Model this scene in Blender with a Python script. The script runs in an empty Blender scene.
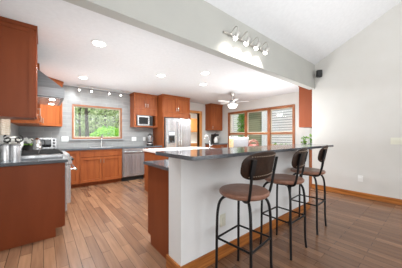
import bpy, bmesh, math, random
from mathutils import Vector, Matrix
random.seed(4)
S = bpy.context.scene
C = S.collection
R = math.radians
# ---------------------------------------------------------------- camera
H = 1.191; CY = 136.2; F = 192.7; YAW = 50.757
cam = bpy.data.cameras.new('camera'); cam.sensor_width = 36; cam.lens = 36*F/402
cam.shift_y = (CY-134)/402; cam.clip_start = .02; cam.clip_end = 200
co = bpy.data.objects.new('camera', cam); C.objects.link(co)
co.location = (0, 0, H); co.rotation_euler = (R(90), 0, R(YAW-90)); S.camera = co
FX, FY = math.cos(R(YAW)), math.sin(R(YAW))
def P(px, py, z):                       # photo point lying on the horizontal level z
    d = (px-201)/F; t = (H-z)*F/(py-CY)
    return (t*(FX+FY*d), t*(FY-FX*d), z)
# ---------------------------------------------------------------- world and exposure
w = bpy.data.worlds.new('sky'); S.world = w; w.use_nodes = True
bg = w.node_tree.nodes['Background']; bg.inputs[0].default_value = (.86, .93, 1, 1); bg.inputs[1].default_value = 1.25
S.view_settings.view_transform = 'Standard'; S.view_settings.look = 'None'
S.view_settings.gamma = 1; S.view_settings.use_curve_mapping = False
S.view_settings.exposure = 0.08
S.cycles.use_denoising = True
S.cycles.max_bounces = 10; S.cycles.diffuse_bounces = 6; S.cycles.caustics_reflective = False; S.cycles.caustics_refractive = False
S.cycles.sample_clamp_indirect = 6
def area(name, loc, rot, sx, sy, power, col=(1, 1, 1), spread=180, shape='RECTANGLE'):
    l = bpy.data.lights.new(name, 'AREA'); l.shape = shape; l.size = sx; l.size_y = sy; l.energy = power; l.color = col
    l.spread = R(spread)
    o = bpy.data.objects.new(name, l); C.objects.link(o); o.location = loc; o.rotation_euler = rot
    return o
# unseen area lights added in the living room, standing in for window daylight
area('fill_living', (-.9, -3.8, 1.6), (R(90), 0, 0), 2.6, 2.2, 62, (.93, .97, 1))
area('fill_living', (2.9, -3.8, 1.6), (R(90), 0, 0), 2.6, 2.2, 62, (.93, .97, 1))
area('fill_side', (-2.85, -1.2, 1.6), (R(90), 0, R(-90)), 2.6, 2.0, 30, (.93, .97, 1))
# unseen upward lights added to brighten the ceilings
# they stand in for strobes bounced off the ceilings
area('bounce_living', (1.6, -1.3, .9), (R(180), 0, 0), 2.2, 2.2, 115, (.95, .98, 1))
area('bounce_kitchen', (1.0, 2.65, .95), (R(180), 0, 0), .9, 1.0, 13, (.94, .98, 1))
area('bounce_dining', (4.1, 2.55, .95), (R(180), 0, 0), .8, .8, 38, (.95, .98, 1))
area('bounce_sink', (1.0, 4.65, .95), (R(180), 0, 0), 1.2, .7, 18, (.95, .98, 1))
sun = bpy.data.lights.new('sun', 'SUN'); sun.energy = 1.7; sun.angle = R(3); sun.color = (1, .97, .92)
so = bpy.data.objects.new('sun', sun); C.objects.link(so); so.rotation_euler = Vector((1, .75, -1.25)).to_track_quat('-Z', 'Y').to_euler()

# ---------------------------------------------------------------- materials
def mat(name, col, rough=.5, metal=0, spec=.5, coat=0, emit=None, es=0, trans=0, ior=1.45):
    m = bpy.data.materials.new(name); m.use_nodes = True
    b = m.node_tree.nodes['Principled BSDF']
    b.inputs['Base Color'].default_value = (*col, 1); b.inputs['Roughness'].default_value = rough
    b.inputs['Metallic'].default_value = metal; b.inputs['Specular IOR Level'].default_value = spec
    b.inputs['Coat Weight'].default_value = coat; b.inputs['IOR'].default_value = ior
    b.inputs['Transmission Weight'].default_value = trans
    if emit: b.inputs['Emission Color'].default_value = (*emit, 1); b.inputs['Emission Strength'].default_value = es
    return m
def nodes(m): return m.node_tree.nodes, m.node_tree.links, m.node_tree.nodes['Principled BSDF']
def coords(m, order='XYZ', scale=(1, 1, 1)):
    n, l, b = nodes(m)
    g = n.new('ShaderNodeNewGeometry'); s = n.new('ShaderNodeSeparateXYZ'); c = n.new('ShaderNodeCombineXYZ')
    l.new(g.outputs['Position'], s.inputs[0])
    for i, k in enumerate(order):
        mu = n.new('ShaderNodeMath'); mu.operation = 'MULTIPLY'; mu.inputs[1].default_value = scale[i]
        l.new(s.outputs[k], mu.inputs[0]); l.new(mu.outputs[0], c.inputs[i])
    return c.outputs[0]
def noise_mat(name, c1, c2, scale=(1, 1, 1), nscale=5, rough=.5, metal=0, bump=0, detail=4, lo=.35, hi=.65, coat=0, spec=.5, order='XYZ'):
    m = mat(name, c1, rough, metal, spec, coat); n, l, b = nodes(m)
    no = n.new('ShaderNodeTexNoise'); no.inputs['Scale'].default_value = nscale; no.inputs['Detail'].default_value = detail
    l.new(coords(m, order, scale), no.inputs['Vector'])
    r = n.new('ShaderNodeValToRGB'); e = r.color_ramp.elements
    e[0].position = lo; e[1].position = hi; e[0].color = (*c1, 1); e[1].color = (*c2, 1)
    l.new(no.outputs[0], r.inputs[0]); l.new(r.outputs[0], b.inputs['Base Color'])
    if bump:
        bu = n.new('ShaderNodeBump'); bu.inputs['Strength'].default_value = bump; bu.inputs['Distance'].default_value = .01
        l.new(no.outputs[0], bu.inputs['Height']); l.new(bu.outputs[0], b.inputs['Normal'])
    return m
def brick_mat(name, order, c1, c2, mortar, bw, bh, ms, rough=.4, grain=None, bump=.2, off=.5, nscale=(2, 30, 1), coat=0):
    m = mat(name, c1, rough, coat=coat); n, l, b = nodes(m)
    br = n.new('ShaderNodeTexBrick'); br.inputs['Scale'].default_value = 1
    br.inputs['Brick Width'].default_value = bw; br.inputs['Row Height'].default_value = bh
    br.inputs['Mortar Size'].default_value = ms; br.offset = off; br.offset_frequency = 2
    br.inputs['Color1'].default_value = (*c1, 1); br.inputs['Color2'].default_value = (*c2, 1); br.inputs['Mortar'].default_value = (*mortar, 1)
    v = coords(m, order); l.new(v, br.inputs['Vector']); out = br.outputs['Color']
    if grain:
        no = n.new('ShaderNodeTexNoise'); no.inputs['Scale'].default_value = 1; no.inputs['Detail'].default_value = 5
        l.new(coords(m, order, nscale), no.inputs['Vector'])
        r = n.new('ShaderNodeValToRGB'); r.color_ramp.elements[0].position = .3; r.color_ramp.elements[1].position = .7
        r.color_ramp.elements[0].color = (1-grain,)*3+(1,); r.color_ramp.elements[1].color = (1+grain*.4,)*3+(1,)
        mx = n.new('ShaderNodeMix'); mx.data_type = 'RGBA'; mx.blend_type = 'MULTIPLY'; mx.inputs[0].default_value = 1
        l.new(no.outputs[0], r.inputs[0]); l.new(out, mx.inputs[6]); l.new(r.outputs[0], mx.inputs[7]); out = mx.outputs[2]
    l.new(out, b.inputs['Base Color'])
    bu = n.new('ShaderNodeBump'); bu.inputs['Strength'].default_value = bump; bu.inputs['Distance'].default_value = .003; bu.invert = True
    l.new(br.outputs['Fac'], bu.inputs['Height']); l.new(bu.outputs[0], b.inputs['Normal'])
    return m
M = {}
M['wall'] = noise_mat('wall_paint', (.62, .61, .575), (.64, .63, .60), nscale=3, rough=.85, spec=.2)
M['header'] = noise_mat('header_paint', (.41, .41, .385), (.43, .43, .40), nscale=3, rough=.85, spec=.2)
M['ceil'] = noise_mat('ceiling_paint', (.69, .70, .71), (.72, .73, .74), nscale=20, rough=.9, spec=.1)
M['pony'] = noise_mat('bar_wall_paint', (.80, .82, .83), (.83, .85, .86), nscale=4, rough=.7, spec=.3)
M['floor'] = brick_mat('plank_floor', 'YXZ', (.30, .158, .088), (.165, .080, .044), (.06, .03, .016), .72, .092, .0018, rough=.27, grain=.26, bump=.25, off=.37, nscale=(2.2, 26, 1))
M['cherry'] = noise_mat('cherry_wood', (.25, .062, .017), (.34, .098, .028), scale=(14, 14, 1.6), nscale=1.2, rough=.42, coat=0, spec=.35, lo=.3, hi=.7)
M['cherry_shaded'] = noise_mat('cherry_shaded', (.20, .045, .013), (.245, .059, .018), scale=(5, 5, .8), nscale=1.2, rough=.45, coat=0, spec=.3, lo=.3, hi=.7)  # same cherry wood, shade put into the colour for dimmer cabinets
M['maple'] = noise_mat('orange_maple', (.56, .24, .07), (.64, .30, .10), scale=(14, 14, 1.6), nscale=1.2, rough=.4, lo=.3, hi=.7)
M['frame'] = noise_mat('window_wood', (.26, .085, .03), (.36, .13, .05), scale=(3, 3, 3), nscale=2, rough=.4)
M['oak'] = noise_mat('oak_trim', (.26, .075, .014), (.50, .19, .045), scale=(2, 2, 30), nscale=1.5, rough=.35, coat=.2)
M['granite'] = noise_mat('dark_granite', (.075, .083, .093), (.16, .17, .185), nscale=120, rough=.10, detail=2, spec=.6)
M['white_stone'] = noise_mat('white_quartz', (.86, .85, .83), (.9, .9, .88), nscale=20, rough=.15)
M['tileY'] = brick_mat('grey_tile_back', 'XZY', (.345, .345, .335), (.29, .29, .285), (.42, .42, .405), .30, .10, .003, rough=.3, grain=.08, nscale=(4, 9, 1))
M['tileX'] = brick_mat('grey_tile_side', 'YZX', (.345, .345, .335), (.29, .29, .285), (.42, .42, .405), .30, .10, .003, rough=.3, grain=.08, nscale=(4, 9, 1))
M['mosaic'] = brick_mat('mosaic_tile', 'YZX', (.68, .58, .46), (.55, .44, .33), (.72, .68, .60), .03, .03, .004, rough=.25, grain=.2, nscale=(30, 30, 1))
M['steel'] = noise_mat('brushed_steel', (.50, .50, .505), (.66, .66, .665), scale=(9, 9, .3), nscale=1.6, rough=.27, metal=.8, lo=.42, hi=.58)
M['steel_side'] = mat('grey_steel', (.33, .335, .34), .42, .85)
M['hood'] = noise_mat('hood_steel', (.19, .192, .195), (.25, .25, .255), scale=(1, 1, 30), nscale=2, rough=.4, metal=.85)
M['chrome'] = mat('chrome', (.8, .8, .8), .12, 1)
M['nickel'] = mat('nickel', (.6, .58, .55), .3, 1)
M['black'] = mat('black_metal', (.012, .012, .013), .38, .3)
M['iron'] = mat('cast_iron', (.02, .02, .02), .6)
M['glass_black'] = mat('black_glass', (.012, .012, .014), .06, spec=.8)
M['plastic_black'] = mat('black_plastic', (.01, .01, .01), .45)
M['plastic_white'] = mat('white_plastic', (.8, .8, .78), .4)
M['ivory'] = mat('ivory_plastic', (.72, .72, .62), .4)
M['seat'] = noise_mat('saddle_leather', (.25, .12, .08), (.31, .16, .11), nscale=30, rough=.33, bump=.05, spec=.45)
M['back'] = noise_mat('dark_leather', (.02, .010, .006), (.036, .018, .011), nscale=40, rough=.45, bump=.05, spec=.25)
M['stitch'] = mat('stitching', (.45, .36, .28), .6)
M['bulb'] = mat('lit_bulb', (1, 1, 1), .5, emit=(1, .97, .9), es=14)
M['can'] = mat('lit_downlight', (1, 1, 1), .5, emit=(1, .97, .92), es=7)
M['frost'] = mat('lit_frosted_glass', (1, 1, 1), .5, emit=(1, .98, .93), es=2.2)
M['white_trim'] = mat('white_trim', (.82, .82, .81), .5)
M['sash'] = mat('window_sash', (.58, .52, .40), .5)
M['grey_cloth'] = noise_mat('grey_upholstery', (.42, .43, .46), (.48, .49, .52), nscale=60, rough=.8)
M['cream'] = mat('cream_wood', (.75, .55, .30), .5)
M['leaf'] = noise_mat('leaves', (.10, .26, .03), (.24, .42, .07), nscale=9, rough=.6)
M['leaf_bright'] = noise_mat('bright_leaves', (.22, .60, .03), (.50, .85, .09), nscale=8, rough=.6)
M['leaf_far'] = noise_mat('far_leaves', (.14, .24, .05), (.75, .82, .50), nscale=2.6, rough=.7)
M['bark'] = noise_mat('bark', (.05, .038, .028), (.12, .095, .075), nscale=8, rough=.9)
M['grass'] = noise_mat('grass', (.30, .48, .08), (.55, .66, .20), nscale=1.5, rough=.9)
M['siding'] = brick_mat('lap_siding', 'YZX', (.80, .79, .77), (.80, .79, .77), (.18, .18, .19), 20, .125, .014, rough=.6, bump=.8)
M['siding_shaded'] = brick_mat('shaded_siding', 'YZX', (.40, .40, .27), (.40, .40, .27), (.20, .20, .13), 20, .125, .012, rough=.6, bump=.8)  # lap siding again, with shade and greenery reflection put into its colour
M['clay'] = mat('dark_pot', (.05, .045, .04), .5)
M['petal'] = mat('white_petals', (.85, .84, .80), .5)
M['red'] = noise_mat('red_weave', (.42, .06, .05), (.70, .42, .36), scale=(1, 1, 1), nscale=22, rough=.5)
M['glass'] = mat('clear_glass', (.9, .95, .95), .03, trans=1, ior=1.1)
m = bpy.data.materials.new('window_glass'); m.use_nodes = True; n = m.node_tree.nodes; l = m.node_tree.links
n.remove(n['Principled BSDF']); tr = n.new('ShaderNodeBsdfTransparent'); gl = n.new('ShaderNodeBsdfGlossy'); gl.inputs['Roughness'].default_value = .02
mx = n.new('ShaderNodeMixShader'); mx.inputs[0].default_value = .035; l.new(tr.outputs[0], mx.inputs[1]); l.new(gl.outputs[0], mx.inputs[2])
l.new(mx.outputs[0], n['Material Output'].inputs[0]); M['pane'] = m

# ---------------------------------------------------------------- mesh helpers
def box(bm, x0, x1, y0, y1, z0, z1):
    vs = [bm.verts.new((x, y, z)) for x in (x0, x1) for y in (y0, y1) for z in (z0, z1)]
    for f in ((0, 1, 3, 2), (4, 6, 7, 5), (0, 4, 5, 1), (2, 3, 7, 6), (0, 2, 6, 4), (1, 5, 7, 3)):
        bm.faces.new([vs[i] for i in f])
    return bm
def prism(bm, pts, a, b, axis='Z'):      # polygon extruded between a and b along the axis
    def q(p, h): return {'Z': (p[0], p[1], h), 'Y': (p[0], h, p[1]), 'X': (h, p[0], p[1])}[axis]
    A = [bm.verts.new(q(p, a)) for p in pts]; B = [bm.verts.new(q(p, b)) for p in pts]; k = len(pts)
    bm.faces.new(A); bm.faces.new(B[::-1])
    for i in range(k): bm.faces.new([A[i], B[i], B[(i+1) % k], A[(i+1) % k]])
    return bm
def tube(bm, path, r, seg=10, closed=False, cap=True):
    path = [Vector(p) for p in path]; rings = []; n = len(path); prev = None
    for i, p in enumerate(path):
        if closed: t = path[(i+1) % n]-path[i-1]
        else: t = path[min(i+1, n-1)]-path[max(i-1, 0)]
        t.normalize()
        if prev is None:
            u = t.cross(Vector((0, 0, 1)));
            if u.length < 1e-3: u = t.cross(Vector((1, 0, 0)))
        else: u = prev - t*prev.dot(t)
        u.normalize(); prev = u; v = t.cross(u)
        rr = r[i] if isinstance(r, (list, tuple)) else r
        rings.append([bm.verts.new(p+u*rr*math.cos(2*math.pi*k/seg)+v*rr*math.sin(2*math.pi*k/seg)) for k in range(seg)])
    for i in range(n if closed else n-1):
        a, b = rings[i], rings[(i+1) % n]
        for k in range(seg): bm.faces.new([a[k], a[(k+1) % seg], b[(k+1) % seg], b[k]])
    if cap and not closed: bm.faces.new(rings[0][::-1]); bm.faces.new(rings[-1])
    return bm
def lathe(bm, prof, c=(0, 0, 0), seg=28, axis='Z'):
    rings = []
    for r, z in prof:
        ring = []
        for k in range(seg):
            a = 2*math.pi*k/seg; x, y = max(r, 1e-4)*math.cos(a), max(r, 1e-4)*math.sin(a)
            p = {'Z': (x, y, z), 'Y': (x, z, y), 'X': (z, x, y)}[axis]
            ring.append(bm.verts.new((c[0]+p[0], c[1]+p[1], c[2]+p[2])))
        rings.append(ring)
    for a, b in zip(rings, rings[1:]):
        for k in range(seg): bm.faces.new([a[k], a[(k+1) % seg], b[(k+1) % seg], b[k]])
    bm.faces.new(rings[0][::-1]); bm.faces.new(rings[-1])
    return bm
def smooth_path(pts, n=6):               # Catmull-Rom
    pts = [Vector(p) for p in pts]; out = []
    for i in range(len(pts)-1):
        p0 = pts[max(i-1, 0)]; p1 = pts[i]; p2 = pts[i+1]; p3 = pts[min(i+2, len(pts)-1)]
        for k in range(n):
            t = k/n
            out.append(.5*((2*p1)+(p2-p0)*t+(2*p0-5*p1+4*p2-p3)*t*t+(3*p1-p0-3*p2+p3)*t**3))
    out.append(pts[-1]); return out
def NB(): return bmesh.new()
def wpos(o):
    v = Vector((0, 0, 0))
    while o: v += o.location; o = o.parent
    return v
def obj(name, bm, m, parent=None, smooth=False, bevel=0, seg=2):
    if bevel: bmesh.ops.bevel(bm, geom=[e for e in bm.edges], offset=bevel, segments=seg, affect='EDGES', clamp_overlap=True)
    bmesh.ops.recalc_face_normals(bm, faces=bm.faces[:])
    me = bpy.data.meshes.new(name)
    off = wpos(parent) if parent else None
    if parent is None:                   # origin at the thing's base
        xs = [v.co for v in bm.verts]
        off = Vector((sum(v.x for v in xs)/len(xs), sum(v.y for v in xs)/len(xs), min(v.z for v in xs)))
    for v in bm.verts: v.co -= off
    bm.to_mesh(me); bm.free()
    me.materials.append(M[m])
    if smooth:
        for p in me.polygons: p.use_smooth = True
        try: me.set_sharp_from_angle(angle=R(38))
        except Exception: pass
    o = bpy.data.objects.new(name, me); C.objects.link(o)
    if parent: o.parent = parent
    else: o.location = off
    return o
def tag(o, label, cat, group=None, kind=None):
    o['label'] = label; o['category'] = cat
    if group: o['group'] = group
    if kind: o['kind'] = kind
    return o
def thing(name, label, cat, loc=(0, 0, 0), group=None):
    o = bpy.data.objects.new(name, None); C.objects.link(o); o.location = loc; o.empty_display_size = .1
    return tag(o, label, cat, group)
def struct(name, bm, m, parent=None, **k):
    o = obj(name, bm, m, parent, **k)
    if parent is None: o['kind'] = 'structure'
    return o
def bx(*a): return box(NB(), *a)
def dup(root, loc, rotz=0, label=None):
    r = root.copy(); C.objects.link(r); r.location = loc; r.rotation_euler = (0, 0, rotz)
    if label: r['label'] = label
    for ch in list(root.children):
        c = ch.copy(); C.objects.link(c); c.parent = r
        for g in list(ch.children):
            d = g.copy(); C.objects.link(d); d.parent = c
    return r
# ---------------------------------------------------------------- the shell
XW, XD, YS, XL, ZC = 4.79, 5.6, 5.81, -.42, 2.45
YH0, YH1, ZH, ZT = 1.76, 1.88, 2.27, 2.815
struct('floor', bx(-3, XD+.1, -4, 7.9, -.1, 0), 'floor')
struct('ceiling', bx(XL-.1, XD+.1, YH1-.05, YS+.12, ZC, ZC+.1), 'ceil')
struct('wall_header', bx(-3, XW, YH0, YH1, ZH, ZT+.06), 'header')
# vaulted ceiling, rising towards and over the camera
yr = -1.1; zr = ZT+(YH0-yr)*.515
v = NB(); prism(v, [(YH0, ZT), (yr, zr), (-4, ZT+.05), (-4, ZT+.17), (yr, zr+.12), (YH0, ZT+.12)], -3, XW+.12, 'X'); struct('ceiling_vault', v, 'ceil')
v = NB(); prism(v, [(-4, 0), (1.82, 0), (1.82, ZT+.02), (YH0, ZT+.06), (yr, zr+.1), (-4, ZT+.15)], XW, XW+.12, 'X'); struct('wall_right', v, 'wall')
v = NB(); prism(v, [(-4, 0), (YH0, 0), (YH0, ZT+.06), (yr, zr+.1), (-4, ZT+.15)], -3.12, -3, 'X')
struct('wall_left', v, 'wall')
struct('wall_back', bx(-3, XW, -4.12, -4, 0, 3), 'wall')
struct('wall_stub', bx(-3, XL, YH0, YH1, 0, ZH), 'wall')
struct('wall_jog', bx(XW+.12, XD+.1, YH0-.06, 1.82, 0, ZC), 'wall')
struct('wall_range', bx(XL-.1, XL, YH1, YS+.12, 0, ZC), 'tileX')
# sink wall with window opening
wx0, wx1, wz0, wz1 = .555, 1.765, 1.12, 2.0
YJ = 1.70
dx0, dx1, dz = 3.95, 4.66, 2.07
b = NB(); box(b, XL, wx0, YS, YS+.12, 0, ZC); box(b, wx1, 2.76, YS, YS+.12, 0, ZC); box(b, wx0, wx1, YS, YS+.12, 0, wz0); box(b, wx0, wx1, YS, YS+.12, wz1, ZC)
struct('wall_sink', b, 'tileY')
b = NB(); box(b, 2.76, dx0, YS, YS+.12, 0, ZC); box(b, dx1, XD, YS, YS+.12, 0, ZC); box(b, dx0, dx1, YS, YS+.12, dz, ZC)
struct('wall_pantry', b, 'wall')
# window wall of the dining side
qy0, qy1, qz0, qz1 = 2.58, 5.17, .55, 2.11
b = NB(); box(b, XD, XD+.12, 1.82, qy0, 0, ZC); box(b, XD, XD+.12, qy1, YS+.12, 0, ZC); box(b, XD, XD+.12, qy0, qy1, 0, qz0); box(b, XD, XD+.12, qy0, qy1, qz1, ZC)
struct('wall_dining', b, 'wall')
# pantry beyond the doorway
b = NB(); box(b, 3.2, 6.7, 7.8, 7.9, 0, ZC)
struct('wall_pantry_far', b, 'wall'); struct('wall_pantry_left', bx(3.1, 3.2, YS+.12, 7.9, 0, ZC), 'wall'); struct('wall_pantry_right', bx(6.7, 6.8, YS+.12, 7.9, 0, ZC), 'wall'); struct('floor_pantry', bx(XD+.1, 6.8, YS+.12, 7.9, -.1, 0), 'floor'); struct('ceiling_pantry', bx(3.1, 6.8, YS+.12, 7.9, ZC, ZC+.1), 'ceil')
# bar wall
BX0, BX1, BY0, BY1 = .88, 3.40, 1.34, 1.54
struct('wall_bar', bx(BX0, BX1, BY0, BY1, 0, 1.03), 'pony')
def board(name, pts): return struct(name, pts, 'oak', bevel=.004)
board('baseboard_right', bx(XW-.018, XW, -4, 1.82, 0, .10))
b = NB(); box(b, BX0-.018, BX1, BY0-.018, BY0, 0, .115); box(b, BX0-.018, BX0, BY0, BY1+.02, 0, .115); board('baseboard_bar', b)
board('trim_1', bx(BX1, BX1+.03, BY0-.01, 2.05, 0, 1.03))
# windows ----------------------------------------------------------------
win = NB()
fw = .035
box(win, wx0, wx0+fw, YS-.02, YS+.1, wz0, wz1); box(win, wx1-fw, wx1, YS-.02, YS+.1, wz0, wz1)
box(win, wx0+fw, wx1-fw, YS-.02, YS+.1, wz1-fw, wz1); box(win, wx0+fw, wx1-fw, YS-.02, YS+.1, wz0, wz0+fw)
W1 = struct('window_1', win, 'frame')
b = NB(); box(b, wx0+fw, wx0+.06, YS+.03, YS+.08, wz0+fw, wz1-fw); box(b, wx1-.06, wx1-fw, YS+.03, YS+.08, wz0+fw, wz1-fw)
box(b, wx0+.06, wx1-.06, YS+.03, YS+.08, wz1-.06, wz1-fw); box(b, wx0+.06, wx1-.06, YS+.03, YS+.08, wz0+fw, wz0+.06)
obj('sash', b, 'sash', W1); obj('pane', bx(wx0+.06, wx1-.06, YS+.05, YS+.055, wz0+.06, wz1-.06), 'pane', W1)
obj('sill', bx(wx0-.05, wx1+.05, YS-.06, YS, wz0-.03, wz0), 'steel_side', W1)
W2 = struct('window_2', box(box(box(box(NB(), XD-.02, XD+.1, qy0, qy0+.07, qz0, qz1), XD-.02, XD+.1, qy1-.07, qy1, qz0, qz1), XD-.02, XD+.1, qy0+.07, qy1-.07, qz1-.07, qz1), XD-.02, XD+.1, qy0+.07, qy1-.07, qz0, qz0+.06), 'frame')
ym = [qy0+.07, 3.41, 4.32, qy1-.07]
for y in ym[1:3]: obj('mullion', bx(XD-.02, XD+.1, y-.045, y+.045, qz0+.06, qz1-.07), 'frame', W2)
zr2 = 1.285
for i in range(3):
    a, c = ym[i]+(0 if i == 0 else .045), ym[i+1]-(0 if i == 2 else .045)
    obj('rail', bx(XD-.005, XD+.06, a, c, zr2-.025, zr2+.025), 'frame', W2)
    for z0, z1 in ((qz0+.06, zr2-.025), (zr2+.025, qz1-.07)):
        b = NB(); s = .028
        box(b, XD+.03, XD+.06, a, a+s, z0, z1); box(b, XD+.03, XD+.06, c-s, c, z0, z1); box(b, XD+.03, XD+.06, a+s, c-s, z1-s, z1); box(b, XD+.03, XD+.06, a+s, c-s, z0, z0+s)
        obj('sash', b, 'sash', W2); obj('pane', bx(XD+.045, XD+.05, a+s, c-s, z0+s, z1-s), 'pane', W2)
# door casing
b = NB(); box(b, dx0-.09, dx0, YS-.02, YS+.14, 0, dz+.09); box(b, dx1, dx1+.13, YS-.02, YS+.14, 0, dz+.09); box(b, dx0, dx1, YS-.02, YS+.14, dz, dz+.09)
struct('trim_2', b, 'maple')

# ---------------------------------------------------------------- cabinets
def frame(O, U, N):
    O, U, N = Vector((*O, 0)), Vector((*U, 0)), Vector((*N, 0))
    return lambda u, n_, z: O+U*u+N*n_+Vector((0, 0, z))
def fbox(bm, T, u0, u1, n0, n1, z0, z1):
    vs = [bm.verts.new(T(u, n_, z)) for u in (u0, u1) for n_ in (n0, n1) for z in (z0, z1)]
    for f in ((0, 1, 3, 2), (4, 6, 7, 5), (0, 4, 5, 1), (2, 3, 7, 6), (0, 2, 6, 4), (1, 5, 7, 3)): bm.faces.new([vs[i] for i in f])
    return bm
def shaker(T, u0, u1, z0, z1, fr=.058, th=.022):
    bm = NB(); g = .003; u0 += g; u1 -= g; z0 += g; z1 -= g
    if z1-z0 < .17: fr = .022
    fbox(bm, T, u0, u0+fr, 0, th, z0, z1); fbox(bm, T, u1-fr, u1, 0, th, z0, z1)
    fbox(bm, T, u0+fr, u1-fr, 0, th, z1-fr, z1); fbox(bm, T, u0+fr, u1-fr, 0, th, z0, z0+fr)
    fbox(bm, T, u0+fr, u1-fr, 0, th*.2, z0+fr, z1-fr)
    return bm
def handle(T, u, z, ln, vert, par, n0=.02):
    a, c = (T(u, n0+.028, z-ln/2), T(u, n0+.028, z+ln/2)) if vert else (T(u-ln/2, n0+.028, z), T(u+ln/2, n0+.028, z))
    d = Vector(c)-Vector(a)
    p1, p2 = Vector(a)+d*.12, Vector(a)+d*.88; back = T(0, -.028, 0)-T(0, 0, 0)
    bm = NB(); tube(bm, [a, c], .006, 8); tube(bm, [p1, p1+back], .005, 6); tube(bm, [p2, p2+back], .005, 6)
    return obj('handle', bm, 'nickel', par, smooth=True)
def cabinet(name, label, cat, O, U, N, wd, dp, z0, z1, fronts, toe=False, group=None, wood='cherry', crown=False):
    dp -= .004
    T = frame(O, U, N); base = T(wd/2, -dp/2, z0)
    r = thing(name, label, cat, base, group)
    bm = NB(); zb = z0
    if toe: fbox(bm, T, 0, wd, -dp, -.07, z0, z0+.10); zb = z0+.10
    fbox(bm, T, 0, wd, -dp, 0, zb, z1); obj('body', bm, wood, r)
    for f in fronts:
        u0, u1, a, c, kind = f[:5]
        d = obj(kind, shaker(T, u0, u1, a, c), wood, r, bevel=0)
        if len(f) > 5 and f[5]:
            if f[5] == 'h': handle(T, (u0+u1)/2, (a+c)/2, .11, False, d)
            else:
                uu = u0+.035 if 'l' in f[5] else u1-.035
                zz = a+.10 if 'b' in f[5] else c-.10
                handle(T, uu, zz, .10, True, d)
    if crown:
        bm = NB(); fbox(bm, T, -.018, wd, -dp, .03, z1, z1+.045); obj('crown', bm, wood, r)
    return r
E_, W_, N_, S_ = (1, 0), (-1, 0), (0, 1), (0, -1)
UB, UT = 1.41, 2.40
# near upper cabinet on the range wall
cabinet('wall_cabinet', 'large near wall cabinet with plain reddish-brown end panel, beside the steel hood', 'cabinet', (-.085, 2.91), N_, E_, .44, .335, UB-.01, 2.41,
        [(0, .44, UB, 2.40, 'door', 'rb')], crown=True, wood='cherry_shaded')
ep = [o for o in bpy.data.objects if o.name == 'wall_cabinet'][0]
b = NB(); box(b, -.130, -.085, 2.902, 2.91, UB, 2.41); box(b, XL, -.130, 2.902, 2.91, 2.36, 2.41); obj('end_stile', b, 'cherry_shaded', ep, bevel=.002)
cabinet('wall_cabinet', 'orange-lit wall cabinet past the hood, its bottom showing under the near cabinet', 'cabinet', (-.085, 4.36), N_, E_, .70, .335, UB, UT,
        [(0, .35, UB, UT, 'door', 'rb'), (.35, .70, UB, UT, 'door', 'lb')], crown=True)
s2 = math.sqrt(.5)
# corner cabinet with a diagonal front
r = thing('corner_cabinet', 'diagonal corner wall cabinet under the ceiling behind the steel hood', 'cabinet', (-.2, 5.6, UB))
b = NB(); prism(b, [(-.085, 5.06), (.335, 5.48), (.335, YS-.004), (XL+.004, YS-.004), (XL+.004, 5.064)], UB, UT); obj('body', b, 'cherry', r)
T = frame((-.085, 5.06), (s2, s2), (s2, -s2)); d = obj('door', shaker(T, .02, .575, UB, UT), 'cherry', r); handle(T, .06, UB+.1, .1, True, d)
b = NB(); prism(b, [(-.06, 5.064), (.36, 5.455), (.36, YS-.004), (XL+.004, YS-.004), (XL+.004, 5.064)], UT, ZC-.003); obj('crown', b, 'cherry', r)
# base cabinets on the range wall
r = cabinet('base_cabinet', 'plain dark reddish cabinet end facing the camera at the left edge', 'cabinet', (.18, 2.86), N_, E_, .555, .60, 0, .87,
        [(0, .555, .70, .87, 'drawer', 'h'), (0, .555, .10, .70, 'door', 'rb')], toe=True, wood='cherry_shaded')
cabinet('base_cabinet', 'corner base cabinet left of the sink, partly behind the range', 'cabinet', (.18, 4.35), N_, E_, .80, .60, 0, .87,
        [(.02, .40, .10, .70, 'door', 'rb'), (.40, .78, .10, .70, 'door', 'lb'), (.02, .78, .70, .87, 'drawer', 'h')], toe=True)
# sink run
YF = 5.20
cabinet('base_cabinet', 'narrow cherry base cabinet between the range and the sink cabinet', 'cabinet', (.20, YF), E_, S_, .43, .60, 0, .87,
        [(.06, .43, .10, .85, 'door', None)], toe=True)
cabinet('sink_cabinet', 'wide two-door cherry sink cabinet with a false drawer under the garden window', 'cabinet', (.63, YF), E_, S_, .955, .60, 0, .87,
        [(.02, .935, .70, .86, 'drawer', None), (.02, .477, .10, .69, 'door', 'rt'), (.477, .935, .10, .69, 'door', 'lt')], toe=True)
cabinet('base_cabinet', 'cherry drawer cabinet right of the dishwasher beneath the blender', 'cabinet', (2.19, YF), E_, S_, .545, .60, 0, .87,
        [(.01, .535, .70, .86, 'drawer', 'h'), (.01, .27, .10, .69, 'door', 'rt'), (.27, .535, .10, .69, 'door', 'lt')], toe=True)
# dishwasher
r = thing('dishwasher', 'stainless steel dishwasher between the sink cabinet and the island', 'dishwasher', (1.887, 5.4, 0))
obj('body', bx(1.59, 2.185, YF+.02, 5.78, .10, .868), 'steel_side', r)
obj('door', bx(1.592, 2.183, YF-.025, YF+.018, .125, .80), 'steel', r, bevel=.004)
obj('control_panel', bx(1.592, 2.183, YF-.03, YF+.018, .803, .866), 'steel', r, bevel=.004)
obj('toe_kick', bx(1.60, 2.175, YF+.03, YF+.06, 0, .12), 'plastic_black', r)
b = NB(); tube(b, [(1.64, YF-.065, .775), (2.135, YF-.065, .775)], .011, 10)
for x in (1.68, 2.095): tube(b, [(x, YF-.065, .775), (x, YF-.02, .775)], .008, 8)
obj('handle', b, 'chrome', r, smooth=True)
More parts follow.
